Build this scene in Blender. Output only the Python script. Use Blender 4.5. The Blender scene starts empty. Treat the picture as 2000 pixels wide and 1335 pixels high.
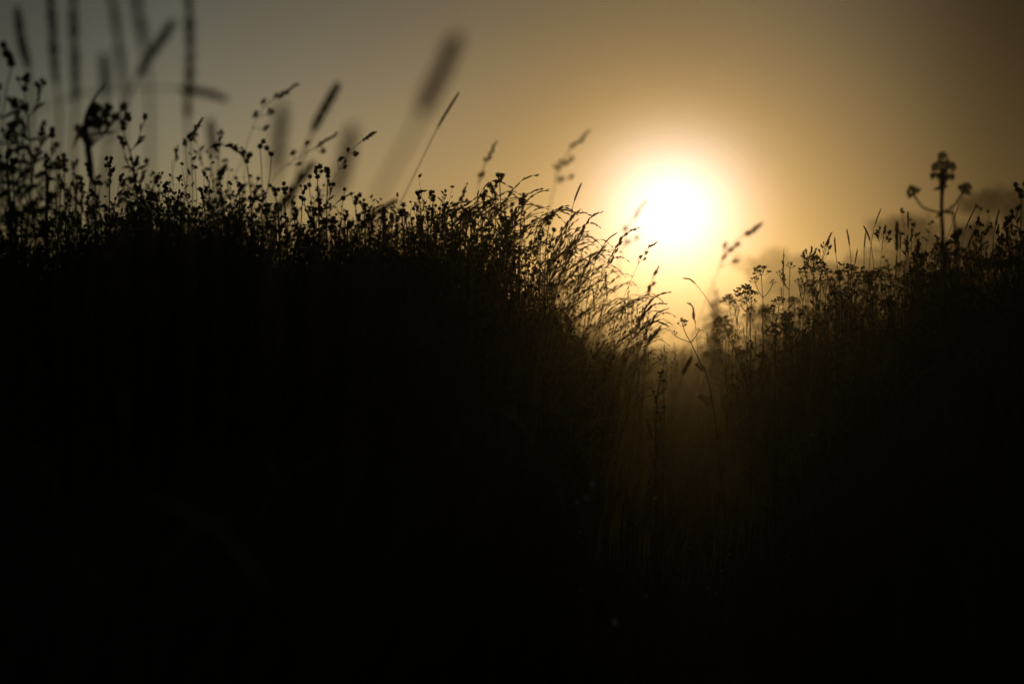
import bpy, math, random
import numpy as np
from mathutils import Vector, Matrix, Quaternion

random.seed(11)
rng = np.random.default_rng(11)
sc = bpy.context.scene
COL = sc.collection
PI = math.pi

# ------------------------------------------------------------------ camera
CAM_H, FPX = 0.60, 2777.8          # eye height; focal length in photo pixels (50 mm lens, 2000 px wide)
cam = bpy.data.cameras.new('camera')
cam.lens = 50; cam.sensor_width = 36; cam.clip_start = 0.05; cam.clip_end = 3000
cam.dof.use_dof = True; cam.dof.focus_distance = 4.1; cam.dof.aperture_fstop = 1.8
co = bpy.data.objects.new('camera', cam); COL.objects.link(co)
co.location = (0, 0, CAM_H); co.rotation_euler = (math.radians(90), 0, 0)
sc.camera = co

# ------------------------------------------------------------------ sky and sun
SUN_AZ, SUN_EL = math.radians(6.4), math.radians(4.9)
SUN = Vector((math.sin(SUN_AZ)*math.cos(SUN_EL), math.cos(SUN_AZ)*math.cos(SUN_EL), math.sin(SUN_EL)))
SUN_FLATTEN, TOP, RIGHT = .90, .56, .05
AUREOLE = [((1.0, .86, .88), 2.4, 7.5, 1.9)]
world = bpy.data.worlds.new('World'); sc.world = world; world.use_nodes = True
nt = world.node_tree; N = nt.nodes; L = nt.links
bg = N['Background']
sky = N.new('ShaderNodeTexSky'); sky.sky_type = 'NISHITA'; sky.sun_disc = False
sky.sun_elevation = SUN_EL; sky.sun_rotation = SUN_AZ
sky.dust_density = 0.5; sky.air_density = 1.0; sky.ozone_density = 1.0
L.new(sky.outputs[0], bg.inputs[0]); bg.inputs[1].default_value = 0.05
def wmath(op, a, b=None):
    n = N.new('ShaderNodeMath'); n.operation = op
    for i, v in enumerate((a, b)):
        if v is None: continue
        if isinstance(v, (int, float)): n.inputs[i].default_value = v
        else: L.new(v, n.inputs[i])
    return n.outputs[0]
tc = N.new('ShaderNodeTexCoord')
def wdot(v):
    n = N.new('ShaderNodeVectorMath'); n.operation = 'DOT_PRODUCT'
    L.new(tc.outputs['Generated'], n.inputs[0]); n.inputs[1].default_value = v; return n.outputs['Value']
def wstep(val, a, b, fa, fb):                    # smooth passage from fa to fb while val goes from a to b
    n = N.new('ShaderNodeMapRange'); n.interpolation_type = 'SMOOTHSTEP'
    L.new(val, n.inputs['Value'])
    for k, v in zip(('From Min', 'From Max', 'To Min', 'To Max'), (a, b, fa, fb)): n.inputs[k].default_value = v
    return n.outputs['Result']
sun_deg = wmath('MULTIPLY', wmath('ARCCOSINE', wmath('MINIMUM', wdot(SUN), 0.9999999)), 57.2958)
def bell(width, power):
    return wmath('EXPONENT', wmath('MULTIPLY', wmath('POWER', wmath('DIVIDE', sun_deg, width), power), -1.0))
def aureole(col, width, strength, power):        # light of the sun scattered in the misty sky round it
    b = N.new('ShaderNodeBackground'); b.inputs[0].default_value = (*col, 1)
    L.new(wmath('MULTIPLY', bell(width, power), strength), b.inputs[1]); return b.outputs[0]
def wadd(a, b):
    n = N.new('ShaderNodeAddShader'); L.new(a, n.inputs[0]); L.new(b, n.inputs[1]); return n.outputs[0]
# sky dimming painted in: flatter round the sun, darker overhead and sideways like vignetting
sky_dim = wmath('SUBTRACT', 1.0, wmath('MULTIPLY', bell(11.0, 2.0), SUN_FLATTEN))
sky_dim = wmath('MULTIPLY', sky_dim, wstep(wdot((0, 0, 1)), .11, .26, 1.0, TOP))
sky_dim = wmath('MULTIPLY', sky_dim, wstep(wdot((1, 0, 0)), .13, .33, 1.0, RIGHT))
sky_dim = wmath('MULTIPLY', sky_dim, wstep(wdot((1, 0, 0)), -.38, -.20, .55, 1.0))
sky_dim = wmath('MULTIPLY', sky_dim, wstep(wdot((0, 0, 1)), -.02, .08, .15, 1.0))  # sky painted darker near the horizon as well
L.new(wmath('MULTIPLY', sky_dim, 0.122), bg.inputs[1])
surf = bg.outputs[0]
for a in AUREOLE: surf = wadd(surf, aureole(*a))
L.new(surf, N['World Output'].inputs[0])
world.cycles.sampling_method = 'MANUAL'; world.cycles.sample_map_resolution = 1024

sl = bpy.data.lights.new('sun', 'SUN'); sl.energy = 0.84; sl.color = (1.0, .61, .22); sl.angle = math.radians(.5)
so = bpy.data.objects.new('sun', sl); COL.objects.link(so)
so.location = (20, 150, 20); so.rotation_euler = SUN.to_track_quat('Z', 'Y').to_euler()

vs = sc.view_settings
vs.view_transform = 'Standard'; vs.look = 'None'; vs.gamma = 1.0; vs.use_curve_mapping = False
vs.exposure = -1.75
sc.cycles.use_denoising = True
sc.cycles.max_bounces = 6; sc.cycles.transparent_max_bounces = 8; sc.cycles.volume_bounces = 0

# ------------------------------------------------------------------ materials
def mat(name, col, var=.35, rough=.7, spec=.2, thin=0.0, scale=40.0):
    m = bpy.data.materials.new(name); m.use_nodes = True
    t = m.node_tree; p = t.nodes['Principled BSDF']
    tcn = t.nodes.new('ShaderNodeTexCoord'); nz = t.nodes.new('ShaderNodeTexNoise')
    nz.inputs['Scale'].default_value = scale; nz.inputs['Detail'].default_value = 3
    t.links.new(tcn.outputs['Object'], nz.inputs['Vector'])
    rp = t.nodes.new('ShaderNodeValToRGB')
    rp.color_ramp.elements[0].position = .3; rp.color_ramp.elements[1].position = .7
    rp.color_ramp.elements[0].color = (*[c*(1-var) for c in col], 1)
    rp.color_ramp.elements[1].color = (*[c*(1+var) for c in col], 1)
    t.links.new(nz.outputs['Fac'], rp.inputs['Fac'])
    t.links.new(rp.outputs['Color'], p.inputs['Base Color'])
    p.inputs['Roughness'].default_value = rough
    p.inputs['Specular IOR Level'].default_value = spec
    if thin > 0:
        tr = t.nodes.new('ShaderNodeBsdfTranslucent'); mx = t.nodes.new('ShaderNodeMixShader')
        gn = t.nodes.new('ShaderNodeVectorMath'); gn.operation = 'MULTIPLY'; gn.inputs[1].default_value = (3.8, 3.3, 1.6)   # thin straw passes more light than it throws back
        t.links.new(rp.outputs['Color'], gn.inputs[0]); t.links.new(gn.outputs[0], tr.inputs['Color'])
        mx.inputs[0].default_value = thin
        t.links.new(p.outputs[0], mx.inputs[1]); t.links.new(tr.outputs[0], mx.inputs[2])
        t.links.new(mx.outputs[0], t.nodes['Material Output'].inputs['Surface'])
    return m
M_STEM = mat('grass_stem', (.080, .068, .028), rough=.45, spec=.4, thin=.55)
M_SEED = mat('seed_head', (.080, .058, .026), rough=.7, spec=.2, thin=.55, scale=300)
M_LEAF = mat('grass_leaf', (.070, .075, .022), rough=.4, spec=.4, thin=.6)
M_WEED = mat('weed_stem', (.045, .050, .024), spec=.1)
M_WLEAF = mat('weed_leaf', (.040, .055, .024), thin=.12, spec=.15)
M_BUD = mat('flower_bud', (.045, .040, .026), rough=.9, spec=.05, scale=250)
M_UMBEL = mat('dry_flower', (.060, .050, .030), rough=.9, spec=.05, scale=200)
M_FILL = mat('meadow_leaf', (.068, .070, .022), thin=.6, rough=.4, spec=.4, scale=3)
M_TURF = mat('dimmed_turf', (.036, .046, .018), thin=.12, rough=.5, spec=.3, scale=3)  # foreground gloom put into the grass colour, less translucent than the meadow leaf
M_SOIL = mat('meadow_soil', (.040, .036, .022), rough=1, spec=0, scale=2.5)
M_PATH = mat('trodden_earth', (.048, .038, .024), rough=1, spec=0, scale=8)
M_BARK = mat('bark', (.055, .045, .035), rough=.95, spec=.05, scale=4)
M_CROWN = mat('tree_leaf', (.050, .062, .028), thin=.15, spec=.1, scale=.8)
M_DEW = bpy.data.materials.new('dew'); M_DEW.use_nodes = True
_p = M_DEW.node_tree.nodes['Principled BSDF']
_p.inputs['Base Color'].default_value = (.9, .9, .88, 1); _p.inputs['Roughness'].default_value = .5
_p.inputs['Metallic'].default_value = 1.0      # a wet drop mirrors the low sun

# ------------------------------------------------------------------ mesh helpers
def at(px, py, d):                               # a point of the place seen at photo pixel (px, py), d metres ahead
    return Vector(((px-1000)/FPX*d, d, CAM_H + (667.5-py)/FPX*d))
def frame(t):
    t = t.normalized()
    a = Vector((0, 1, 0)) if abs(t.y) < .9 else Vector((1, 0, 0))
    u = t.cross(a).normalized(); return u, t.cross(u).normalized()
class MB:
    def __init__(s): s.v = []; s.f = []
    def tube(s, pts, rads, n=5, cap=True):
        b = len(s.v); k = len(pts)
        for i, p in enumerate(pts):
            t = pts[min(i+1, k-1)] - pts[max(i-1, 0)]
            u, w = frame(t); r = rads[i] if hasattr(rads, '__len__') else rads
            for j in range(n):
                a = 2*PI*j/n; s.v.append(p + u*(math.cos(a)*r) + w*(math.sin(a)*r))
        for i in range(k-1):
            for j in range(n):
                j2 = (j+1) % n
                s.f.append((b+i*n+j, b+i*n+j2, b+(i+1)*n+j2, b+(i+1)*n+j))
        if cap:
            s.f.append(tuple(b+(k-1)*n+j for j in range(n)))
    def spindle(s, p, d, ln, r, n=5, prof=((0, .25), (.3, 1), (.65, .8), (1, .06))):
        d = d.normalized(); s.tube([p + d*(ln*a) for a, _ in prof], [r*b for _, b in prof], n)
    def blade(s, pts, width, side=None, fold=.25):
        b = len(s.v); k = len(pts)
        for i, p in enumerate(pts):
            f = i/(k-1); w = width*(min(1, .5+f*2.5))*(1-f**2.2)*.5 + 1e-5
            t = pts[min(i+1, k-1)] - pts[max(i-1, 0)]
            sd = side if side is not None else frame(t)[0]
            sd = (sd - t*(sd.dot(t)/max(t.dot(t), 1e-9))).normalized()
            up = t.cross(sd).normalized()*(w*fold)
            s.v += [p - sd*w + up, p, p + sd*w + up]
        for i in range(k-1):
            q = b+i*3
            s.f += [(q, q+1, q+4, q+3), (q+1, q+2, q+5, q+4)]
    def leaf(s, p, d, ln, w, droop=.3, side=None):
        d = d.normalized(); pts = []
        for i in range(5):
            f = i/4; pts.append(p + d*(ln*f) - Vector((0, 0, 1))*(droop*ln*f*f))
        b = len(s.v); prof = (.15, .8, 1, .65, .02)
        sd = side if side is not None else frame(d)[0]
        for i, q in enumerate(pts):
            s.v += [q - sd*(w*prof[i]*.5), q + sd*(w*prof[i]*.5)]
        for i in range(4):
            q = b+2*i; s.f.append((q, q+1, q+3, q+2))
    def mesh(s, name, m, smooth=True):
        me = bpy.data.meshes.new(name); me.from_pydata(s.v, [], s.f)
        me.materials.append(m)
        if smooth: me.polygons.foreach_set('use_smooth', [True]*len(me.polygons))
        return me
def put(name, me, parent=None, loc=None, q=None, s=None):
    o = bpy.data.objects.new(name, me); COL.objects.link(o)
    if parent is not None: o.parent = parent
    if loc is not None: o.location = loc
    if q is not None: o.rotation_mode = 'QUATERNION'; o.rotation_quaternion = q
    if s is not None: o.scale = (s, s, s)
    return o
def thing(name, label, cat, loc, group=None):
    o = bpy.data.objects.new(name, None); COL.objects.link(o); o.location = loc
    o.empty_display_size = .02
    if label: o['label'] = label
    o['category'] = cat; o['kind'] = 'thing'
    if group: o['group'] = group
    return o
def dup(root, loc, rz, s, label, group):         # a thing with copies of its parts and sub-parts
    r = root.copy(); COL.objects.link(r); r.location = loc; r.rotation_euler = (0, 0, rz); r.scale = (s, s, s)
    r['label'] = label; r['group'] = group
    for ch in root.children:
        c = ch.copy(); COL.objects.link(c); c.parent = r
        for g in ch.children:
            e = g.copy(); COL.objects.link(e); e.parent = c
    return r
def stuff(o, label, cat):
    o['kind'] = 'stuff'; o['label'] = label; o['category'] = cat
def structure(o, label):
    o['kind'] = 'structure'; o['label'] = label
def spline(pts, n):                              # centripetal Catmull-Rom through pts, resampled to n even points
    P = [pts[0]*2 - pts[1]] + list(pts) + [pts[-1]*2 - pts[-2]]; out = []
    for i in range(1, len(P)-2):
        p0, p1, p2, p3 = P[i-1:i+3]
        t1 = max((p1-p0).length, 1e-7)**.5; t2 = t1 + max((p2-p1).length, 1e-7)**.5; t3 = t2 + max((p3-p2).length, 1e-7)**.5
        for k in range(10):
            t = t1 + (t2-t1)*k/10
            a1 = p0*((t1-t)/t1) + p1*(t/t1); a2 = p1*((t2-t)/(t2-t1)) + p2*((t-t1)/(t2-t1)); a3 = p2*((t3-t)/(t3-t2)) + p3*((t-t2)/(t3-t2))
            b1 = a1*((t2-t)/t2) + a2*(t/t2); b2 = a2*((t3-t)/(t3-t1)) + a3*((t-t1)/(t3-t1))
            out.append(b1*((t2-t)/(t2-t1)) + b2*((t-t1)/(t2-t1)))
    out.append(pts[-1])
    ac = [0]
    for a, b in zip(out, out[1:]): ac.append(ac[-1] + (b-a).length)
    tot = ac[-1]; res = []; j = 0
    for i in range(n):
        s = tot*i/(n-1)
        while j < len(out)-2 and ac[j+1] < s: j += 1
        f = (s-ac[j])/max(ac[j+1]-ac[j], 1e-9); res.append(out[j].lerp(out[j+1], min(1, f)))
    return res
def bend(p, d, ln, up, n=4):                     # a short twig from p along d, turning towards up
    pts = [p]; d = d.normalized()
    for i in range(n-1):
        pts.append(pts[-1] + d*(ln/(n-1))); d = (d*(1-.30) + up*.30).normalized()
    return pts
UP = Vector((0, 0, 1))
def rv(a): return Vector((random.uniform(-a, a), random.uniform(-a, a), random.uniform(-a, a)))
def qto(d): return d.to_track_quat('Z', 'Y')

# ------------------------------------------------------------------ the setting
def box_mesh(name, x0, x1, y0, y1, z0, z1):
    v = [(x, y, z) for x in (x0, x1) for y in (y0, y1) for z in (z0, z1)]
    f = [(0, 1, 3, 2), (4, 6, 7, 5), (0, 4, 5, 1), (2, 3, 7, 6), (0, 2, 6, 4), (1, 5, 7, 3)]
    me = bpy.data.meshes.new(name); me.from_pydata(v, [], f); return me
PATH_K = .117                                    # the path runs away under the sun
def path_x(y): return PATH_K*y + .02*math.sin(y*.9)
gx = np.concatenate([np.linspace(-200, -8, 12), np.linspace(-6, 8, 57), np.linspace(10, 200, 12)])
gy = np.concatenate([np.linspace(-20, 1, 6), np.linspace(1.4, 14, 64), np.linspace(16, 225, 20)])
gv = []; gf = []
for y in gy:
    for x in gx:
        u = abs(x - PATH_K*y); near = 1 if -6 <= x <= 8 and 1.4 <= y <= 14 else 0
        gv.append((x, y, near*(.012*math.sin(3.1*x+1.3*y)*math.sin(2.3*y+.7) - .03*math.exp(-(u/.2)**2))))
W = len(gx)
for j in range(len(gy)-1):
    for i in range(W-1):
        q = j*W+i; gf.append((q, q+1, q+W+1, q+W))
me = bpy.data.meshes.new('ground'); me.from_pydata(gv, [], gf); me.materials.append(M_SOIL)
g = put('ground', me); structure(g, 'dark uneven meadow soil reaching back into the mist')
pv = []; pf = []; ys = np.linspace(1.6, 60, 90)
for k, y in enumerate(ys):
    for j in range(5):
        e = (j-2)/2*(.15 + .02*math.sin(5*y + j)); zz = -.03*math.exp(-(e/.2)**2) if y < 14 else 0
        pv.append((path_x(y)+e, y, zz + .018 if abs(j-2) < 2 else zz - .02))
    if k:
        for j in range(4):
            q = (k-1)*5+j; pf.append((q, q+1, q+6, q+5))
me = bpy.data.meshes.new('path'); me.from_pydata(pv, [], pf); me.materials.append(M_PATH)
structure(put('path', me), 'narrow trodden path leading through the meadow towards the sun')

# ------------------------------------------------------------------ grass and weed builders
CLUST = []                                       # knots of spikelets, shared by every cocksfoot head
for k in range(5):
    mb = MB()
    for i in range(9):
        p = Vector((random.uniform(-.0018, .0018), random.uniform(-.0018, .0018), random.uniform(0, .007)))
        d = Vector((random.gauss(0, .38), random.gauss(0, .38), 1))
        mb.spindle(p, d, random.uniform(.006, .0095), random.uniform(.0011, .0016), 5)
    CLUST.append(mb.mesh('spikelet', M_SEED))
GRAIN = []
for k in range(3):
    mb = MB()
    for i in range(3):
        d = Vector((random.gauss(0, .14), random.gauss(0, .14), 1))
        mb.spindle(Vector((0, 0, i*.0025)), d, random.uniform(.0075, .011), random.uniform(.0008, .0012), 4)
    GRAIN.append(mb.mesh('spikelet', M_SEED))

def curve3(pxs, bx, d, lean):                    # base on the ground, then the points seen at the photo pixels
    pts = []
    for (x, y) in reversed(pxs):
        z = CAM_H + (667.5-y)/FPX*d
        pts.append(at(x, y, d + lean*z))
    b = Vector(((bx-1000)/FPX*d, d, 0))
    return [b] + pts
def rel(pts): return [p - pts[0] for p in pts]

def add_leaves(root, C, n, ln=.22, w=.006, lo=.25, hi=.7, m=None):
    k = len(C)
    for i in range(n):
        f = lo + (hi-lo)*(i+random.random()*.6)/max(n, 1)
        j = int(f*(k-1)); p = C[j]; t = (C[j+1]-C[j]).normalized()
        a = random.uniform(0, 2*PI); d = (t*1.0 + Vector((math.cos(a), math.sin(a), 0))*.55).normalized()
        l = ln*random.uniform(.6, 1.15); pts = [p]; dd = d.copy()
        for s in range(5):
            pts.append(pts[-1] + dd*(l/5)); dd = (dd + Vector((d.x*.25, d.y*.25, -.28))).normalized()
        mb = MB(); mb.blade(pts, w); put('leaf', mb.mesh('leaf', m or M_LEAF), root)

def timothy(C, hf, root, r=.0030, sr=.0011, leaves=1):
    """C: points from ground to tip (relative to root); hf: share of the length taken by the seed head"""
    k = len(C); h0 = int((1-hf)*(k-1))
    mb = MB(); mb.tube(C[:h0+2], [sr*(1.25-.5*i/k) for i in range(h0+2)], 5)
    j = h0*2//3; mb.spindle(C[j]-(C[j+1]-C[j])*.1, C[j+1]-C[j], .009, sr*1.9, 6)      # a joint of the stem
    put('stem', mb.mesh('stem', M_STEM), root)
    H = spline(C[h0:], 18) if len(C[h0:]) > 1 else C[-2:]
    mb = MB(); n = len(H)
    H = spline(C[h0:], 60) if r > .0031 else H; n = len(H)
    prof = [r*(1 + (.34*math.sin(i*1.15 + r*7e3 + .8*math.sin(i*.31)) + .2*math.sin(i*.47 + 1) if n > 20 else 0))*min(1, .45+6*i/n)*min(1, .25+(n-1-i)/n*5)*random.uniform(.88, 1.12) for i in range(n)]
    mb.tube(H, prof, 7)
    for i in range(n-1):                          # the close-set husks that roughen the outline
        t = (H[i+1]-H[i]).normalized(); u, w = frame(t)
        for q in range(5):
            a = random.uniform(0, 2*PI); o = u*math.cos(a) + w*math.sin(a)
            mb.spindle(H[i].lerp(H[i+1], random.random()) + o*prof[i]*.8, t*.9 + o*.55, r*1.1, r*.28, 3, ((0, 1), (.5, .8), (1, .1)))
    put('seed_head', mb.mesh('seed_head', M_SEED), root)
    add_leaves(root, C, leaves)

def cocksfoot(C, root, hf=.14, lobes=(), origin=None, sr=.0011, size=1.0, dense=8, leaves=1, pairs=0):
    k = len(C); h0 = int((1-hf)*(k-1))
    mb = MB(); mb.tube(C, [sr*(1.3-.9*i/k) for i in range(k)], 5)
    put('stem', mb.mesh('stem', M_STEM), root)
    rb = MB(); places = []
    H = spline(C[h0:], 24)
    for i in range(dense):                        # the crowded end of the head
        f = .38 + .62*(i/(dense-1))
        if pairs: f = .72 + .28*(i/(dense-1))
        p = H[min(23, int(f*23))]; t = (H[min(23, int(f*23)+1)] - H[max(0, int(f*23)-2)]).normalized()
        off = rv(.55); places.append((p + (off-t*off.dot(t))*.006*size*(1.25-f), (t + off*.5*(1.3-f)).normalized(), size*(1.15-.45*f)))
    for i in range(pairs):                        # side branches, longest at the bottom
        f = .02 + .66*i/max(pairs, 1)
        p = H[int(f*23)]; t = (H[min(23, int(f*23)+1)] - H[max(0, int(f*23)-1)]).normalized()
        s = -1 if i % 2 else 1
        d = (t*.75 + Vector((s*random.uniform(.6, 1), random.uniform(-.6, .6), 0))).normalized()
        tw = bend(p, d, (.026-.016*f)*size*random.uniform(.8, 1.2), t, 4)
        rb.tube(tw, .0005, 4)
        for q in range(2 if f < .5 else 1):
            places.append((tw[-1] - d*.004*q, (tw[-1]-tw[-2]).normalized() + rv(.25), size*random.uniform(.75, 1.0)))
    for (p, dr, s) in lobes:                      # loose knots placed one by one
        q = min(range(h0-int(k*.08), k), key=lambda i: (C[i]-(p-Vector((0, 0, .012)))).length)
        rb.tube(spline([C[q], C[q].lerp(p, .5) + Vector((0, 0, .003)), p], 5), .0006, 4)
        for i in range(3):
            places.append((p + rv(.003), dr + rv(.3), s*size*random.uniform(.8, 1.05)))
    rb.tube(H, .0008, 4)
    hd = put('seed_head', rb.mesh('seed_head', M_SEED), root)
    for (p, d, s) in places:
        put('spikelet', random.choice(CLUST), hd, p, qto(d), s)
    add_leaves(root, C, leaves)

def fescue_head(C, hf, size, single):
    """returns (rachis mesh builder, list of (p, dir, scale) of spikelets)"""
    k = len(C); h0 = int((1-hf)*(k-1)); H = spline(C[h0:], 26); rb = MB(); pl = []
    ln = sum((b-a).length for a, b in zip(H, H[1:]))
    rb.tube(H, [.0006]*25 + [.0003], 4)
    for i in range(16):
        f = (i/15)**.8; j = min(24, int(f*24)); p = H[j]; t = (H[j+1]-H[max(0, j-1)]).normalized()
        s = -1 if i % 2 else 1
        if f < .55:
            d = (t + Vector((s*.28, random.uniform(-.35, .35), random.uniform(-.1, .25)))).normalized()
            tw = bend(p, d, ln*random.uniform(.10, .24)*(1-f), (t + Vector((0, 0, -.15))).normalized(), 4)
            rb.tube(tw, .00035, 3)
            for q in range(random.choice((2, 3, 3, 4))):
                a = random.uniform(.35, 1); z = tw[0].lerp(tw[-1], a)
                pl.append((z + rv(.0012), (t*.9 + d*.4 + rv(.22)).normalized(), size*random.uniform(.75, 1.1)))
        else:
            pl.append((p + rv(.0012), (t + rv(.16)).normalized(), size*random.uniform(.8, 1.1)*(1.1-.3*f)))
            pl.append((p + rv(.0016), (t + rv(.16)).normalized(), size*random.uniform(.7, 1.0)*(1.1-.3*f)))
    return rb, pl
def fescue(C, root, hf=.2, size=1.0, sr=.0008, leaves=1, single=True):
    mb = MB(); k = len(C); mb.tube(C[:int((1-hf)*(k-1))+2], [sr*(1.3-.6*i/k) for i in range(int((1-hf)*(k-1))+2)], 4)
    put('stem', mb.mesh('stem', M_STEM), root)
    rb, pl = fescue_head(C, hf, size, single)
    if single:
        hd = put('seed_head', rb.mesh('seed_head', M_SEED), root)
        for (p, d, s) in pl: put('spikelet', random.choice(GRAIN), hd, p, qto(d), s)
    else:
        for (p, d, s) in pl:
            for i in range(2):
                rb.spindle(p + d*(.003*i), d + rv(.1), .0095*s, .0012*s, 4)
        put('seed_head', rb.mesh('seed_head', M_SEED), root)
    add_leaves(root, C, leaves, .2, .004, .1, .5)

BUDS = []
for k in range(4):                               # an urn of bracts with a ragged crown of spent florets
    mb = MB(); wd = random.uniform(.9, 1.15)
    mb.tube([Vector((0, 0, z)) for z in (0, .0015, .004, .007, .0085)], [r*wd for r in (.0012, .0036, .0046, .0034, .0030)], 7)
    for i in range(11):
        a = 2*PI*i/11 + random.uniform(-.2, .2)
        d = Vector((math.cos(a)*.55, math.sin(a)*.55, random.uniform(.5, 1)))
        mb.spindle(Vector((math.cos(a)*.002, math.sin(a)*.002, .007)), d, random.uniform(.0025, .0048), .0009, 3)
    for i in range(8):
        a = 2*PI*i/8
        mb.spindle(Vector((math.cos(a)*.0036, math.sin(a)*.0036, .002)), Vector((math.cos(a)*.5, math.sin(a)*.5, 1)), .004, .0009, 3)
    BUDS.append(mb.mesh('bud', M_BUD))

def weed(C, root, spread=.16, nb=10, size=1.0, leafy=26, from_=.45, top=5, sr=.0028, budn=(1, 3)):
    """main stem C; nb branches rising from it, each ending in buds; narrow leaves all along"""
    k = len(C); H = (C[-1]-C[0]).length
    sb = MB(); sb.tube(C, [sr*(1.2-.75*i/k) for i in range(k)], 6); lb = MB(); buds = []
    def crown(p, t, n, s):
        for i in range(n):
            a = random.uniform(0, 2*PI); o = Vector((math.cos(a), math.sin(a), 0))
            tw = bend(p, (t + o*random.uniform(.25, .9)), random.uniform(.008, .024)*s, UP, 4)
            sb.tube(tw, .0007*s, 4); buds.append((tw[-1], (tw[-1]-tw[-2]).normalized(), s*random.uniform(.75, 1.1)))
    crown(C[-1], UP, top, size); buds.append((C[-1], UP, size*1.1))
    for i in range(nb):
        f = from_ + (.97-from_)*(i+random.random()*.5)/nb; j = min(k-2, int(f*(k-1)))
        a = i*2.4 + random.uniform(-.4, .4); t = (C[j+1]-C[j]).normalized()
        d = (t*.75 + Vector((math.cos(a), .7*math.sin(a), 0))).normalized()
        ln = H*spread*(1.25-f)*random.uniform(.8, 1.25) + .015
        tw = bend(C[j], d, ln, UP, 6); sb.tube(tw, [sr*.5, sr*.45, sr*.4, sr*.35, sr*.3, sr*.25], 5)
        crown(tw[-1], (tw[-1]-tw[-2]).normalized(), random.randint(*budn), size*.9)
        for q in (1, 2, 3, 4):
            if random.random() < .9:
                lb.leaf(tw[q], (tw[q]-tw[q-1]).normalized() + rv(.6), random.uniform(.012, .03)*size, random.uniform(.003, .006)*size, .15)
    for i in range(leafy):
        f = .06 + .88*i/leafy; j = min(k-2, int(f*(k-1))); a = i*2.4 + random.uniform(-.4, .4)
        d = Vector((math.cos(a), math.sin(a), random.uniform(.3, 1.1)))
        l = random.uniform(.022, .060)*(1.2-.7*f)*size
        lb.leaf(C[j], d, l, l*random.uniform(.13, .21), random.uniform(.1, .6))
    put('stem', sb.mesh('stem', M_WEED), root); put('foliage', lb.mesh('foliage', M_WLEAF), root)
    for (p, d, s) in buds: put('bud', random.choice(BUDS), root, p, qto(d), s)

def umbel(w, n1=9, n2=6, dome=.35):
    """a domed flower head, w metres across, its root at the origin, opening along +Z, made of small crowded knots"""
    mb = MB()
    for i in range(n1):
        a = i*2.4 + random.uniform(-.3, .3); q = math.sqrt((i+.4)/n1); r = w*.44*q*random.uniform(.85, 1.12)
        e = Vector((math.cos(a)*r, math.sin(a)*r, w*(.46 - dome*.75*q*q) + random.uniform(-.06, .06)*w))
        mb.tube(spline([Vector((0, 0, 0)), e*.5 + Vector((0, 0, -.06*w)), e], 5), max(.0005, w*.010), 4)
        for k in range(n2):
            b = 2*PI*k/n2 + random.random(); rr = w*.10*random.uniform(.2, 1.25)
            h = e + Vector((math.cos(b)*rr, math.sin(b)*rr, random.uniform(.01, .10)*w))
            mb.tube([e, h], max(.0004, w*.006), 3)
            z1 = w*random.uniform(.028, .048)
            mb.tube([h + Vector((0, 0, z*z1)) for z in (-.6, .1, .8, 1.1)], [z1*.3, z1*1.05, z1*.95, z1*.35], 5)
            for z in range(2):
                c = random.uniform(0, 2*PI)
                mb.spindle(h + Vector((0, 0, .4*z1)), Vector((math.cos(c), math.sin(c), .7)), z1*2.0, z1*.3, 3)
    return mb
def feather_leaf(mb, p, d, ln):
    d = d.normalized(); u = frame(d)[0]; pts = [p + d*(ln*f) - UP*(.3*ln*f*f) for f in (0, .25, .5, .75, 1)]
    mb.tube(pts, .0006, 3)
    for i in range(12):
        f = .15 + .8*i/12; q = p + d*(ln*f) - UP*(.3*ln*f*f)
        for s in (-1, 1): mb.leaf(q, u*s + d*.6, ln*.2*(1-.6*f), .0022, .1)

# ------------------------------------------------------------------ single plants one can pick out
def root_at(name, cat, label, C, group=None):
    r = thing(name, label, cat, C[0], group); return r
def plant_curve(pxs, bx, d, n=40):
    C = curve3(pxs, bx, d, random.uniform(-.10, .10)); C = spline(C, n); return C, rel(C)
def headshare(C, d, tip, he):
    """share of the whole stem length between photo pixels tip and he"""
    tot = sum((b-a).length for a, b in zip(C, C[1:]))
    k = min(range(len(C)), key=lambda i: (C[i]-at(he[0], he[1], C[i].y)).length)
    return max(.03, sum((b-a).length for a, b in zip(C[k:], C[k+1:]))/tot)

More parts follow.
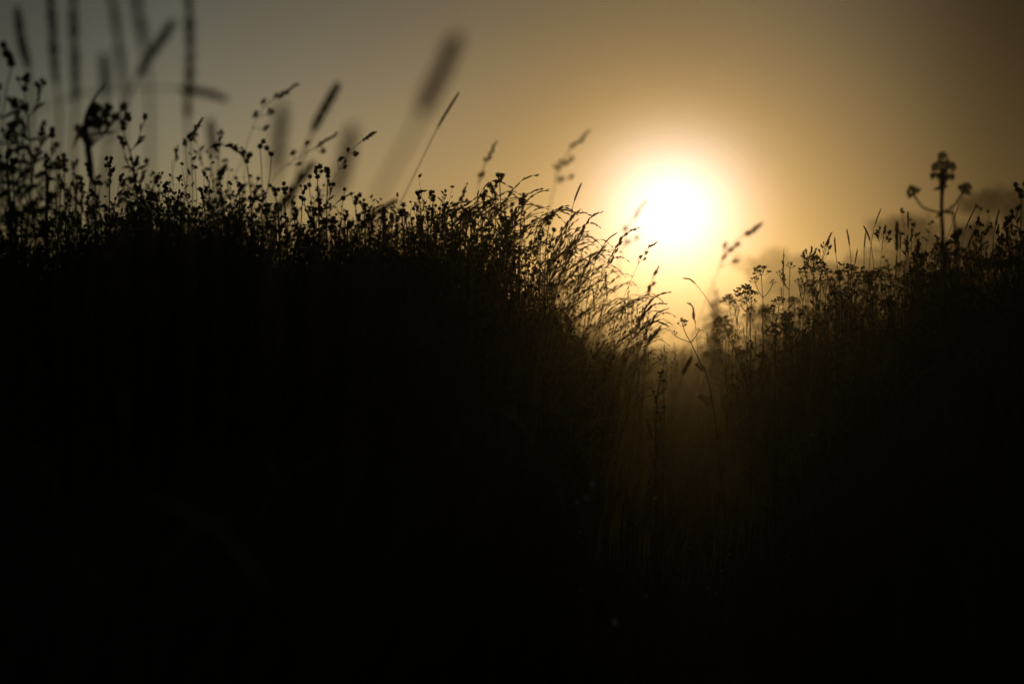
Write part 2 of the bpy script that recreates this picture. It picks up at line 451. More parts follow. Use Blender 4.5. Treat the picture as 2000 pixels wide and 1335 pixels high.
TIM = [  # photo pixels from the tip down (the second is the foot of the head), base, distance, head radius, label
 ([(34, 18), (40, 70), (55, 130), (62, 180), (60, 300)], 70, 1.8, .0042, 'short thick blurred grass head at the far left with its whole tip in view'),
 ([(88, -95), (100, 20), (108, 145), (116, 220), (112, 330)], 122, 1.75, .0042, 'blurred tall seed stalk second from the left edge, cut by the top of the view'),
 ([(146, -115), (143, 20), (148, 195), (143, 300)], 152, 1.75, .0040, 'blurred dark upright seed stalk just right of the second stalk from the left edge'),
 ([(204, -105), (222, 10), (234, 110), (244, 190), (240, 280)], 256, 1.5, .0032, 'pale blurred tall seed stalk leaning left above the hooked dark weed'),
 ([(250, -105), (266, 0), (281, 85), (292, 180), (293, 330)], 310, 1.5, .0036, 'blurred tall seed stalk leaning left behind the slanting timothy head'),
 ([(356, -125), (368, 0), (371, 130), (366, 215), (370, 330)], 366, 1.6, .0042, 'rightmost and thickest blurred seed stalk, bolt upright to the top of the view'),
 ([(203, 106), (207, 190), (210, 300)], 214, 1.5, .0034, 'short faint blurred grass head directly above the hooked dark weed'),
 ([(338, 42), (273, 142), (240, 215), (205, 310)], 130, 1.6, .0042, 'blurred timothy head slanting up to the right across a tall stalk'),
 ([(442, 194), (400, 181), (330, 173), (250, 174), (130, 192), (40, 250)], -110, 1.75, .0034, 'blurred grass bowed over level so its head lies flat across the tallest stalk'),
 ([(660, 165), (609, 262), (575, 370)], 520, 2.05, .0046, 'dark blurred timothy head leaning right, the darkest above the middle left thicket'),
 ([(893, 72), (838, 190), (790, 290), (735, 400)], 640, 1.05, .0046, 'very close and most blurred timothy head, high above the thicket left of the sun'),
 ([(897, 180), (861, 238), (820, 320), (775, 412), (745, 480), (722, 540)], 690, 3.0, .0026, 'slim timothy head on a long bare leaning stem left of the sun'),
 ([(552, 205), (543, 300), (535, 380)], 520, 1.22, .0040, 'faintest close blurred grass head behind the four loose spikelets'),
 ([(690, 250), (668, 340), (640, 430)], 590, 1.28, .0042, 'faint close blurred grass head behind the toothed slanting cocksfoot'),
 ([(411, 235), (418, 310), (424, 400)], 430, 1.65, .0034, 'faint upright blurred grass head behind the arched cocksfoot'),
 ([(612, 318), (560, 390), (530, 450)], 480, 2.05, .0046, 'dark blurred timothy head slanting low under the crossed timothy heads'),
 ([(775, 391), (717, 429), (690, 460)], 600, 2.5, .0040, 'blurred timothy head lying low to the right above the thicket crest'),
 ([(693, 375), (664, 391), (640, 420)], 600, 3.5, .0016, 'tiny thin grass tip pointing right over the middle thicket'),
 ([(1136, 357), (1122, 391), (1114, 430)], 1060, 3.7, .0022, 'small straight golden timothy head at the left rim of the sun glow'),
 ([(1206, 454), (1184, 471), (1160, 520)], 1100, 3.9, .0018, 'thin straight timothy head pointing at the sun from the gap edge'),
 ([(1184, 478), (1160, 507), (1145, 545)], 1090, 3.2, .0030, 'slightly blurred timothy head just below the thin straight one at the gap edge'),
 ([(1290, 641), (1265, 671), (1250, 720)], 1215, 3.4, .0034, 'dark timothy head on the left side of the misty gap'),
 ([(1351, 697), (1335, 728), (1322, 775)], 1290, 3.3, .0032, 'dark timothy head standing lowest in the misty gap'),
 ([(1333, 543), (1349, 546), (1375, 575), (1405, 625), (1440, 695)], 1500, 4.2, .0020, 'single grass with a hooked head bending left over the misty gap'),
 ([(1625, 453), (1609, 489), (1603, 560)], 1598, 4.2, .0022, 'curved timothy head leaning right above the tallest yarrow clump'),
 ([(1630, 463), (1632, 492), (1640, 560)], 1648, 4.2, .0020, 'straight dark timothy head close right of the curved leaning one'),
 ([(1654, 448), (1659, 477), (1664, 550)], 1668, 4.3, .0020, 'timothy head tilted left on a thin stem above the dense yarrow cushion'),
 ([(1675, 486), (1670, 514), (1664, 570)], 1660, 4.3, .0018, 'short thin timothy head just over the dense yarrow cushion'),
 ([(1687, 441), (1698, 465), (1708, 540)], 1716, 4.3, .0024, 'stout timothy head tipped to the left beside the tallest thin spike'),
 ([(1691, 453), (1688, 483), (1688, 560)], 1688, 4.4, .0018, 'upright slim timothy head under the stout tipped one'),
 ([(1721, 407), (1707, 445), (1698, 520)], 1690, 4.2, .0016, 'tallest thin timothy spike curving right above the right thicket'),
 ([(1752, 433), (1752, 480), (1752, 560)], 1752, 3.3, .0034, 'thick blurred upright timothy head left of the tiered cocksfoot'),
 ([(1759, 457), (1758, 489), (1760, 560)], 1762, 4.2, .0022, 'upright timothy head touching the thick blurred one on its right'),
 ([(1773, 412), (1774, 440), (1771, 540)], 1768, 4.3, .0022, 'short dark timothy head standing tallest over the tiered cocksfoot'),
 ([(1772, 458), (1770, 484), (1766, 560)], 1764, 4.3, .0018, 'small timothy head directly left of the tiered cocksfoot tip'),
 ([(1829, 479), (1817, 502), (1806, 560)], 1798, 4.3, .0024, 'timothy head leaning right at the left foot of the big umbel plant'),
 ([(1857, 469), (1838, 491), (1815, 570)], 1795, 3.9, .0038, 'broad dark timothy head slanting across the stem of the big umbel plant'),
 ([(1841, 464), (1833, 500), (1822, 570)], 1815, 4.2, .0014, 'thin grass tip close left of the big umbel stem'),
 ([(1874, 398), (1862, 430), (1845, 490)], 1822, 4.2, .0012, 'fine straight grass spike right of the big umbel stem'),
 ([(1908, 399), (1886, 447), (1874, 520)], 1862, 4.2, .0018, 'long thin curved spike bowing right in front of the far trees'),
 ([(1875, 474), (1866, 502), (1858, 560)], 1850, 4.1, .0024, 'upright timothy head left of the long thin curved spike'),
 ([(1901, 456), (1890, 483), (1876, 550)], 1866, 4.2, .0022, 'timothy head leaning right under the long thin curved spike'),
 ([(1952, 408), (1944, 441), (1936, 530)], 1928, 4.2, .0018, 'slim dark spike tallest near the right edge'),
 ([(1970, 443), (1966, 476), (1962, 560)], 1958, 3.6, .0026, 'soft upright timothy head next to the thistle at the right edge'),
]
HEADFOOT = {(34, 18): (55, 130), (88, -95): (108, 145), (146, -115): (148, 195), (204, -105): (234, 110), (250, -105): (281, 85), (356, -125): (366, 215), (442, 194): (330, 173)}
for (pxs, bx, d, r, lab) in TIM:
    C, R = plant_curve(pxs, bx, d); rt = root_at('timothy_grass', 'grass', lab, C)
    timothy(R, headshare(C, d, pxs[0], HEADFOOT.get(pxs[0], pxs[1])), rt, r, .0011 if d > 2.2 or 'bowed' in lab else .0021, 1)

COCK = [  # pixels from the tip down (second: foot of the crowded part), base, d, loose knots, size, dense, pairs, label
 ([(575, 168), (520, 205), (497, 240), (470, 320), (440, 385)], 400, 2.75, [(493, 227), (510, 203), (524, 226), (512, 253)], 1.25, 9, 0, 'blurred cocksfoot with four loose spikelets hanging below its dark tip'),
 ([(652, 264), (612, 291), (575, 312), (520, 372)], 450, 2.9, [(569, 300), (578, 322), (596, 284), (625, 300)], 1.1, 9, 0, 'cocksfoot head crossing the foot of the dark leaning timothy'),
 ([(729, 261), (690, 290), (655, 342), (636, 395)], 592, 3.4, [(659, 313), (671, 320), (692, 306), (677, 297), (669, 330)], .95, 10, 0, 'toothed cocksfoot slanting right with spikelets spaced along its stalk'),
 ([(467, 297), (448, 286), (428, 283), (408, 289), (380, 312), (366, 345), (356, 430)], 345, 3.2, [(412, 287), (420, 283), (440, 286), (455, 291)], 1.0, 9, 0, 'arched cocksfoot drooping to the right like a caterpillar'),
 ([(392, 236), (362, 290), (366, 330), (358, 420)], 352, 3.1, [(360, 284), (366, 272)], 1.1, 11, 0, 'pointed closed cocksfoot spike standing alone over the left thicket'),
 ([(346, 290), (343, 300), (336, 350), (328, 400)], 322, 3.0, [(343, 300)], 1.0, 4, 0, 'single small oval grass bud on a hair thin stem, left of the pointed spike'),
 ([(967, 282), (941, 337), (930, 400)], 900, 2.9, [(934, 347), (944, 345)], .9, 12, 0, 'slim blurred cocksfoot head upright above the arching fescues'),
 ([(911, 363), (903, 390), (893, 425), (886, 480)], 880, 3.5, [(906, 378), (897, 392), (909, 396), (890, 403), (904, 410), (886, 405)], .85, 5, 0, 'little tree shaped cocksfoot left of the arching fescues'),
 ([(1147, 259), (1104, 305), (1083, 365), (1068, 445)], 1020, 2.45, [(1092, 318), (1101, 322), (1086, 331), (1112, 317), (1094, 354), (1110, 350)], 1.05, 10, 0, 'blurred cocksfoot leaning into the left of the sun glow'),
 ([(1259, 395), (1228, 441), (1213, 500), (1204, 560)], 1185, 2.6, [(1219, 452), (1223, 476), (1238, 470)], .9, 9, 0, 'pale blurred cocksfoot washed out against the sun'),
 ([(1280, 474), (1258, 493), (1240, 530), (1215, 590), (1196, 650)], 1160, 3.9, [(1248, 504), (1262, 497), (1256, 508)], .85, 7, 0, 'sharp golden cocksfoot just under the sun on a long slanting stem'),
 ([(1285, 524), (1270, 555), (1264, 610)], 1235, 3.3, [(1265, 564), (1274, 558), (1267, 571)], .8, 8, 0, 'dark cocksfoot upright on the left lip of the misty gap'),
 ([(1483, 439), (1438, 472), (1405, 525), (1360, 640), (1316, 770)], 1270, 2.6, [(1414, 486), (1433, 484), (1407, 506), (1430, 514), (1421, 492)], 1.2, 14, 0, 'blurred cocksfoot with spread spikelets at the right rim of the sun glow'),
 ([(1728, 447), (1722, 492), (1716, 560)], 1712, 4.1, [], 1.25, 6, 8, 'bushy cocksfoot left of the thick blurred timothy'),
 ([(1781, 452), (1779, 512), (1778, 580)], 1778, 4.2, [], 1.2, 5, 11, 'tiered cocksfoot shaped like a small fir tree'),
 ([(1585, 486), (1578, 520), (1574, 580)], 1570, 4.2, [], 1.15, 6, 7, 'cocksfoot rising from the tallest yarrow clump'),
 ([(1618, 472), (1607, 508), (1602, 570)], 1600, 4.3, [], 1.0, 6, 6, 'cocksfoot with stacked spikelets under the curved leaning timothy'),
 ([(1911, 428), (1906, 470), (1904, 560)], 1903, 4.0, [(1906, 456), (1902, 462)], 1.1, 9, 3, 'narrow cocksfoot pointing straight up in front of the far trees'),
 ([(1931, 445), (1914, 472), (1908, 560)], 1905, 3.9, [], 1.15, 9, 0, 'stubby cocksfoot head leaning right beside the narrow upright one'),
 ([(1958, 460), (1940, 482), (1930, 570)], 1925, 4.1, [(1962, 472), (1948, 476)], 1.1, 5, 0, 'cocksfoot with round knots bent right near the right edge'),
 ([(1947, 428), (1940, 470), (1932, 560)], 1930, 4.2, [(1948, 452)], 1.0, 8, 4, 'tall ragged cocksfoot sharing its foot with the slim dark spike'),
]
for (pxs, bx, d, lobes, s, dense, pairs, lab) in COCK:
    C, R = plant_curve(pxs, bx, d, 48); rt = root_at('cocksfoot_grass', 'grass', lab, C)
    lb = [(at(x, y, C[-1].y) - C[0], (R[-1]-R[-6]).normalized() + Vector((random.uniform(-.5, .7), 0, .2)), 1.0) for (x, y) in lobes]
    cocksfoot(R, rt, headshare(C, d, pxs[0], pxs[1]), lb, None, .0011 if d > 2.5 else .0013, s*d/4.1*1.35 if d < 3.9 else s, dense, 1, pairs)

FES = [  # pixels from tip down, base, d, head share, size, label
 ([(1001, 367), (984, 359), (966, 352), (952, 358), (940, 375), (924, 407), (900, 455)], 850, 4.0, .21, 1.25, 'fescue arching highest over the thicket with its tip bowed to the right'),
 ([(1050, 341), (1030, 347), (1016, 355), (1002, 371), (984, 397), (955, 445)], 905, 4.0, .17, 1.2, 'fescue reaching highest and furthest right over the thicket crest'),
 ([(906, 394), (890, 398), (878, 406), (872, 425), (868, 470)], 864, 3.9, .10, 1.0, 'small fescue hook left of the tree shaped cocksfoot'),
 ([(1058, 368), (1038, 375), (1022, 388), (1008, 410), (990, 455)], 950, 4.0, .13, 1.15, 'fescue with long swept tip just below the highest one'),
 ([(1071, 371), (1050, 376), (1033, 388), (1018, 408), (1000, 460)], 955, 4.1, .15, 1.15, 'twin tipped fescue swept right under the blurred cocksfoot'),
 ([(1053, 405), (1036, 399), (1020, 403), (1004, 420), (988, 470)], 950, 4.0, .14, 1.1, 'fescue bent sharply down at its tip in the middle of the crest'),
 ([(1108, 401), (1090, 407), (1073, 418), (1058, 440), (1035, 500)], 985, 4.1, .15, 1.15, 'fescue with a straight swept tip left of the golden timothy'),
 ([(1117, 413), (1100, 410), (1085, 414), (1068, 432), (1045, 490)], 990, 4.1, .14, 1.1, 'fescue nodding right below the straight swept one'),
 ([(1130, 411), (1116, 424), (1098, 450), (1078, 500)], 1010, 4.0, .15, 1.1, 'straight fescue pointing up right at the crest edge'),
 ([(1154, 420), (1136, 415), (1122, 420), (1108, 440), (1080, 510)], 1010, 4.0, .16, 1.1, 'fescue curling over beside the blurred golden spikelets'),
 ([(1177, 415), (1160, 420), (1148, 432), (1130, 465), (1095, 540)], 1020, 4.0, .15, 1.15, 'fescue sweeping furthest right at the thicket shoulder'),
 ([(1129, 428), (1112, 444), (1096, 480), (1075, 540)], 1015, 4.0, .17, 1.1, 'dark straight fescue leaning right through the thicket shoulder'),
 ([(1148, 451), (1132, 456), (1120, 470), (1095, 530)], 1025, 4.0, .13, 1.1, 'short nodding fescue under the one sweeping furthest right'),
 ([(1155, 478), (1140, 475), (1125, 482), (1108, 510), (1085, 570)], 1030, 4.0, .14, 1.1, 'fescue with a curled over hook at mid slope'),
 ([(1190, 492), (1175, 490), (1160, 496), (1145, 520), (1115, 590)], 1050, 4.0, .12, 1.0, 'fescue held level above the gap edge'),
 ([(1248, 444), (1230, 452), (1216, 464), (1198, 495), (1160, 580)], 1080, 4.0, .13, 1.1, 'forked golden fescue lit from behind right under the sun'),
 ([(1308, 570), (1290, 574), (1275, 584), (1258, 605), (1225, 680)], 1160, 4.0, .14, 1.1, 'fescue stretching furthest into the misty gap'),
 ([(1301, 593), (1284, 593), (1270, 600), (1250, 625), (1220, 690)], 1160, 4.1, .13, 1.1, 'fescue with a level tip under the one stretching furthest'),
 ([(1302, 604), (1286, 610), (1275, 625), (1255, 665)], 1170, 4.0, .12, 1.0, 'short fescue tip low on the gap side'),
 ([(1302, 635), (1285, 628), (1268, 634), (1240, 655), (1205, 720)], 1150, 4.0, .12, 1.05, 'lowest fescue drooping over the dark timothy in the gap'),
 ([(755, 411), (747, 401), (738, 402), (730, 415), (727, 450)], 726, 4.0, .09, .8, 'hair fine drooping grass left of the leaning timothy foot'),
 ([(786, 449), (776, 438), (764, 434), (756, 441), (750, 480)], 748, 4.0, .10, .8, 'hair fine nodding grass just right of the other drooping one'),
 ([(1344, 592), (1352, 598), (1356, 620), (1362, 680)], 1372, 4.6, .08, .9, 'small hazy grass tip bent left under the hooked head'),
 ([(1531, 489), (1530, 512), (1530, 570)], 1530, 4.3, .10, .8, 'needle thin upright grass spike above the small yarrow'),
]
for (pxs, bx, d, hf, s, lab) in FES:
    C, R = plant_curve(pxs, bx, d, 48); rt = root_at('fescue_grass', 'grass', lab, C)
    fescue(R, rt, max(hf, .08)*1.25, s*1.2, .0009, 1, True)

WEEDS = [  # pixels from the top down, base, d, spread, branches, bud size, leaves, label
 ([(48, 180), (56, 260), (60, 380)], 66, 2.85, .12, 18, .95, 60, 'thick dark weed crowded with buds, tallest at the left edge'),
 ([(14, 275), (20, 360)], 24, 2.8, .13, 11, .95, 40, 'dark weed half cut by the left edge under the thick one'),
 ([(101, 270), (98, 330), (92, 420)], 86, 3.0, .10, 4, 1.05, 20, 'slender weed with one bud on top, right of the thick dark weed'),
 ([(22, 132), (8, 200), (2, 330)], -4, 2.6, .10, 9, 1.2, 18, 'blurred weed head poking in at the left edge, highest of the weeds'),
 ([(241, 256), (258, 310), (268, 390)], 274, 3.05, .11, 13, 1.0, 30, 'bushy spike shaped weed leaning left, right of the hooked dark weed'),
 ([(215, 346), (214, 400), (216, 460)], 218, 3.9, .20, 12, .95, 30, 'weed with an open flat topped spray of buds, clearest in the left thicket'),
 ([(176, 347), (172, 400)], 170, 3.3, .14, 8, 1.0, 24, 'blurred flat topped weed left of the open spray'),
 ([(268, 380), (272, 430)], 274, 3.9, .14, 9, .9, 26, 'round topped weed just right of the open spray'),
 ([(288, 392), (290, 440)], 294, 4.0, .14, 10, .85, 26, 'knobbly weed between the round topped weed and the thin oval bud'),
 ([(322, 378), (330, 430)], 336, 4.0, .15, 12, .85, 28, 'weed crowded with round buds left of the pointed spike stem'),
 ([(346, 400), (344, 440)], 342, 3.4, .08, 2, 1.1, 14, 'single dark bud on a stalk beside the pointed spike stem'),
 ([(366, 420), (370, 460)], 374, 4.1, .14, 8, .85, 24, 'low weed with a pointed leaf right of the pointed spike stem'),
 ([(396, 390), (402, 430)], 408, 4.0, .15, 12, .95, 28, 'weed with a dark lumpy top under the arched cocksfoot'),
 ([(430, 352), (436, 400), (442, 440)], 446, 3.2, .10, 6, .95, 18, 'blurred weed with three buds under the arched cocksfoot head'),
 ([(482, 320), (490, 380), (494, 430)], 498, 3.2, .09, 9, .95, 26, 'dark shaggy weed leaning left under the four loose spikelets'),
 ([(508, 291), (512, 350), (512, 410)], 512, 3.2, .07, 3, 1.05, 14, 'tall weed with one big dark bud on a bare stalk'),
 ([(529, 306), (526, 350), (516, 410)], 512, 3.2, .07, 2, 1.0, 12, 'weed with a rounded bud close right of the tall bare stalked bud'),
 ([(468, 376), (468, 430)], 468, 3.8, .11, 9, .85, 24, 'spiny topped weed between the shaggy one and the arched cocksfoot'),
 ([(490, 405), (492, 450)], 494, 3.7, .13, 8, .9, 24, 'weed with a flat dark head below the shaggy one'),
 ([(538, 384), (546, 430)], 550, 3.6, .12, 9, .95, 24, 'blurred leafy weed left of the knot of round buds'),
 ([(556, 380), (558, 430)], 560, 3.7, .10, 7, .9, 22, 'weed with a square dark head under the low slanting timothy'),
 ([(592, 380), (588, 430)], 586, 4.0, .12, 8, .85, 24, 'weed in focus left of the knot of round buds'),
 ([(620, 350), (622, 400)], 624, 3.6, .14, 11, 1.1, 24, 'tall knot of round buds, darkest in the middle thicket'),
 ([(640, 348), (638, 400)], 636, 3.6, .09, 6, 1.0, 18, 'narrow weed touching the tall knot of round buds on its right'),
 ([(604, 366), (610, 410)], 612, 3.6, .08, 3, .95, 14, 'small bud stalk touching the tall knot of round buds on its left'),
 ([(670, 392), (664, 440)], 660, 3.5, .08, 3, 1.05, 14, 'pair of blurred buds under the toothed slanting cocksfoot'),
 ([(694, 401), (698, 450)], 700, 3.5, .12, 9, .95, 26, 'blurred feathery weed right of the pair of blurred buds'),
 ([(712, 412), (712, 460)], 712, 3.6, .09, 5, .9, 20, 'stubby blurred weed left of the low lying timothy head'),
 ([(720, 430), (722, 470)], 724, 4.0, .13, 9, .9, 26, 'dark topped weed under the low lying timothy head'),
 ([(748, 428), (748, 480)], 748, 3.9, .13, 10, .95, 26, 'weed under the two hair fine drooping grasses'),
 ([(784, 418), (788, 460)], 790, 3.5, .09, 4, 1.15, 16, 'round blurred bud at the foot of the leaning timothy'),
 ([(819, 390), (824, 430), (830, 480)], 834, 4.0, .13, 13, .95, 28, 'weed with beads of buds up its stem, right of the leaning timothy foot'),
 ([(846, 394), (842, 440)], 838, 4.0, .12, 11, .95, 28, 'weed with a forked top just right of the beaded one'),
 ([(866, 415), (872, 460)], 876, 4.0, .11, 8, .85, 24, 'leafy weed under the small fescue hook'),
 ([(884, 424), (884, 470)], 884, 4.0, .07, 3, .9, 14, 'slender weed stalk with one bud under the tree shaped cocksfoot'),
 ([(976, 357), (978, 400), (982, 470)], 984, 3.7, .12, 12, 1.05, 28, 'dark weed tallest among the arching fescues'),
 ([(962, 378), (968, 430)], 972, 3.7, .13, 10, 1.0, 26, 'broad dark weed left of the tallest weed among the fescues'),
 ([(944, 392), (942, 440)], 940, 3.9, .12, 12, .9, 28, 'leafy weed at the left foot of the arching fescues'),
 ([(1020, 402), (1016, 450)], 1012, 3.8, .11, 9, .95, 26, 'dark weed under the sharply bent fescue'),
 ([(1072, 440), (1066, 490)], 1060, 3.7, .12, 9, .95, 26, 'star topped weed at the thicket shoulder'),
 ([(1995, 388), (1994, 440), (1992, 520)], 1990, 3.5, .12, 12, 1.15, 34, 'thistle like weed cut by the right edge, tallest there'),
 ([(1965, 452), (1972, 500)], 1976, 3.8, .14, 10, 1.0, 30, 'leafy weed beside the thistle at the right edge'),
 ([(1868, 478), (1862, 520)], 1858, 3.2, .13, 10, 1.15, 28, 'blurred dark weed in front of the big umbel stem'),
 ([(1800, 520), (1804, 560)], 1806, 3.3, .14, 10, 1.1, 28, 'blurred dark weed left of the big umbel stem'),
 ([(1640, 550), (1644, 600)], 1646, 3.7, .12, 8, .9, 20, 'blurred star topped weed under the dense yarrow cushion'),
 ([(1290, 738), (1284, 770)], 1280, 3.6, .06, 7, .65, 10, 'dark little weed standing low in the misty gap'),
]
for (pxs, bx, d, sp, nb, s, lf, lab) in WEEDS:
    px0 = pxs[0][0]; C, R = plant_curve(pxs, bx, d, 24); rt = root_at('budding_weed', 'weed', lab, C)
    weed(R, rt, sp, int(nb*(1.7 if px0 < 330 else 1.3)) if nb > 4 else nb, s*(1.28 if px0 < 330 else 1.15), lf*4 if px0 < 330 else lf*2, .5, 5 if nb > 4 else 1, .0026 if nb > 4 else .0018, (2, 4) if px0 < 330 else (1, 3) if nb > 4 else (1, 1))

# the hooked dark weed: a heavy curled leaf over a lump of buds
pxs = [(206, 158), (186, 190), (168, 232), (172, 290), (180, 360)]
C, R = plant_curve(pxs, 186, 2.65, 120); rt = root_at('hooked_weed', 'weed', 'hooked dark blurred weed with a lump of buds between the tall stalks', C)
mb = MB(); mb.tube(R, [.0024]*96 + [.0028, .0034, .0042, .0050, .0056, .0060, .0062, .0064, .0064, .0062, .0060, .0057, .0054, .0050, .0046, .0042, .0038, .0034, .0030, .0026, .0022, .0018, .0013, .0008], 7)
put('stem', mb.mesh('stem', M_WEED), rt)
for (x, y, s) in ((180, 225, 2.0), (192, 212, 1.9), (206, 226, 1.9), (215, 213, 1.8), (238, 210, 1.7), (228, 228, 1.5), (196, 240, 1.9), (172, 243, 1.8), (154, 252, 1.5), (160, 262, 1.4), (186, 246, 1.6), (212, 240, 1.5)):
    p = at(x, y, C[110].y + random.uniform(-.02, .02)) - C[0]
    mb = MB(); mb.tube(spline([R[104], R[104].lerp(p, .6) + Vector((0, 0, -.004)), p], 8), [.0013]*8, 5)
    tw = put('twig', mb.mesh('twig', M_WEED), rt)
    put('bud', random.choice(BUDS), tw, p - Vector((0, 0, .006)), qto(UP + rv(.5)), s*1.05)
for (x0, y0, x1, y1) in ((168, 232, 141, 292), (172, 262, 232, 255)):
    a = at(x0, y0, C[110].y) - C[0]; b = at(x1, y1, C[110].y+.02) - C[0]
    mb = MB(); mb.leaf(a, b-a, (b-a).length, .014, .05, Vector((.8, 0, .5)).normalized()); put('leaf', mb.mesh('leaf', M_WLEAF), rt)

YAR = [  # heads (x, y, width in px), branching point, base, d, label
 ([(1487, 527, 34), (1475, 545, 22), (1509, 551, 16)], (1490, 582), 1489, 4.4, 'clearest yarrow with a tall double head and one small side head'),
 ([(1457, 570, 44), (1447, 590, 22), (1468, 588, 22)], (1465, 615), 1468, 4.3, 'broad headed yarrow lower left of the clearest one'),
 ([(1425, 586, 34), (1436, 600, 20)], (1430, 630), 1431, 5.2, 'hazy yarrow nearest the misty gap on the right bank'),
 ([(1523, 533, 16), (1543, 517, 18), (1531, 545, 12)], (1541, 566), 1545, 4.5, 'small loose yarrow crossed by a needle thin grass'),
 ([(1590, 512, 42), (1574, 530, 34), (1603, 528, 30)], (1588, 570), 1590, 4.3, 'tallest yarrow clump with crowded heads on the right bank'),
 ([(1616, 533, 26), (1606, 548, 22)], (1612, 580), 1613, 4.4, 'yarrow close right of the tallest clump'),
 ([(1560, 548, 20), (1572, 560, 24)], (1568, 590), 1570, 4.5, 'low yarrow under the tallest clump'),
 ([(1522, 587, 26)], (1516, 625), 1508, 4.2, 'single flat yarrow head lower right of the clearest one'),
 ([(1512, 640, 30)], (1514, 670), 1515, 3.6, 'dark yarrow head lowest on the right bank'),
 ([(1334, 629, 25), (1317, 650, 15), (1365, 643, 10)], (1349, 668), 1425, 4.0, 'lone yarrow leaning left over the misty gap'),
 ([(1410, 627, 38), (1424, 640, 24)], (1418, 670), 1424, 5.6, 'faint yarrow behind the lone leaning one'),
 ([(1660, 527, 36), (1672, 540, 26)], (1664, 580), 1664, 4.0, 'dense dark yarrow cushion under the row of timothy heads'),
 ([(1697, 548, 30), (1712, 532, 26)], (1704, 590), 1706, 3.9, 'dark yarrow right of the dense cushion'),
 ([(1740, 560, 28), (1728, 540, 24)], (1735, 600), 1736, 3.9, 'dark yarrow at the foot of the bushy cocksfoot'),
 ([(1948, 490, 22), (1938, 505, 18)], (1944, 540), 1946, 4.1, 'small yarrow near the right edge under the round knots'),
 ([(1765, 545, 24)], (1768, 590), 1769, 4.2, 'yarrow under the tiered cocksfoot'),
 ([(1895, 520, 26), (1910, 508, 22)], (1900, 560), 1902, 3.8, 'dark yarrow under the narrow upright cocksfoot'),
]
def yarrow(R0, heads, junc, root, m_per_px, stem_r=.0016):
    """R0: ground to junction; heads: (point, width m)"""
    mb = MB(); mb.tube(R0, [stem_r*(1.3-.5*i/len(R0)) for i in range(len(R0))], 5)
    for (p, w) in heads:
        foot = p - Vector((0, 0, w*.30)); j = R0[-1]
        side = Vector((foot.x-j.x, foot.y-j.y, 0))
        mb.tube(spline([j, j.lerp(foot, .5) + side*.12, foot], 8), [stem_r*.75]*8, 5)
    put('stem', mb.mesh('stem', M_WEED), root)
    for (p, w) in heads:
        n1 = max(5, int(14*min(1.2, w/.06)))
        put('flower_head', umbel(w*1.1, n1, 6, .5).mesh('flower_head', M_UMBEL), root, p - Vector((0, 0, w*.30)), qto((UP + rv(.18))))
    for i in range(5):
        lb = MB(); q = R0[int(len(R0)*(.25+.14*i))]; a = random.uniform(0, 2*PI)
        feather_leaf(lb, q, Vector((math.cos(a), math.sin(a), .9)), random.uniform(.05, .10)); put('leaf', lb.mesh('leaf', M_WLEAF), root)
for (heads, jn, bx, d, lab) in YAR:
    pxs = [jn]
    if bx == 1425: pxs = [jn, (1365, 702), (1382, 738)]
    C, R = plant_curve(pxs, bx, d, 20); rt = root_at('yarrow', 'wildflower', lab, C)
    hs = [(at(x, y, C[-1].y + random.uniform(-.02, .02)) - C[0], w/FPX*d) for (x, y, w) in heads]
    yarrow(R, hs, None, rt, d/FPX)

# the big umbel plant standing out of focus on the right
d = 2.85
C, R = plant_curve([(1842, 330), (1839, 414), (1842, 480)], 1850, d, 30)
rt = root_at('umbel_plant', 'wildflower', 'big blurred umbel plant towering over the right thicket with two side umbels', C)
mb = MB(); mb.tube(R, [.0062 - .0026*i/30 for i in range(30)], 7); put('stem', mb.mesh('stem', M_WEED), rt)
J = at(1839, 416, d) - C[0]
for (x, y, mx, my, w, tilt) in ((1782, 374, 1802, 398, .026, -.75), (1886, 369, 1864, 395, .026, .7)):
    p = at(x, y, d+.01) - C[0]; mb = MB(); mb.tube(spline([J, at(mx, my+6, d) - C[0], p], 10), [.0020]*10, 5)
    b = put('branch', mb.mesh('branch', M_WEED), rt)
    put('umbel', umbel(w*1.2, 22, 9, .75).mesh('umbel', M_UMBEL), b, p - Vector((tilt*.006, 0, .004)), qto(Vector((tilt, 0, .9))))
for (x, y, w, tx) in ((1826, 318, .026, -.7), (1860, 317, .026, .7), (1841, 296, .024, 0), (1845, 322, .022, .2), (1818, 333, .018, -1.2), (1863, 335, .018, 1.1), (1834, 309, .018, -.3), (1851, 308, .018, .4), (1832, 334, .016, -.5), (1850, 338, .016, .5)):
    p = at(x, y, d + random.uniform(-.012, .012)) - C[0]
    mb = MB(); mb.tube(spline([R[-3], R[-1].lerp(p, .5) - Vector((0, 0, .004)), p - Vector((tx*.006, 0, .010))], 6), [.0010]*6, 4)
    b = put('branch', mb.mesh('branch', M_WEED), rt)
    put('umbel', umbel(w*.95, 20, 9, .8).mesh('umbel', M_UMBEL), b, p - Vector((tx*.006, 0, .012)), qto(Vector((tx, random.uniform(-.3, .3), 1))))
for (x0, y0, x1, y1) in ((1843, 364, 1823, 369), (1842, 364, 1852, 362), (1840, 414, 1866, 414), (1838, 416, 1828, 424)):
    a = at(x0, y0, d) - C[0]; b = at(x1, y1, d+.01) - C[0]
    mb = MB(); mb.leaf(a, b-a, (b-a).length*1.1, .008, .1, Vector((0, .5, .86))); put('leaf', mb.mesh('leaf', M_WLEAF), rt)
C, R = plant_curve([(1858, 400), (1866, 440)], 1872, 2.8, 20)
rt = root_at('umbel_plant', 'wildflower', 'thin bare second stem close right of the big umbel stem', C)
mb = MB(); mb.tube(R, [.0030]*19 + [.0010], 6); put('stem', mb.mesh('stem', M_WEED), rt)
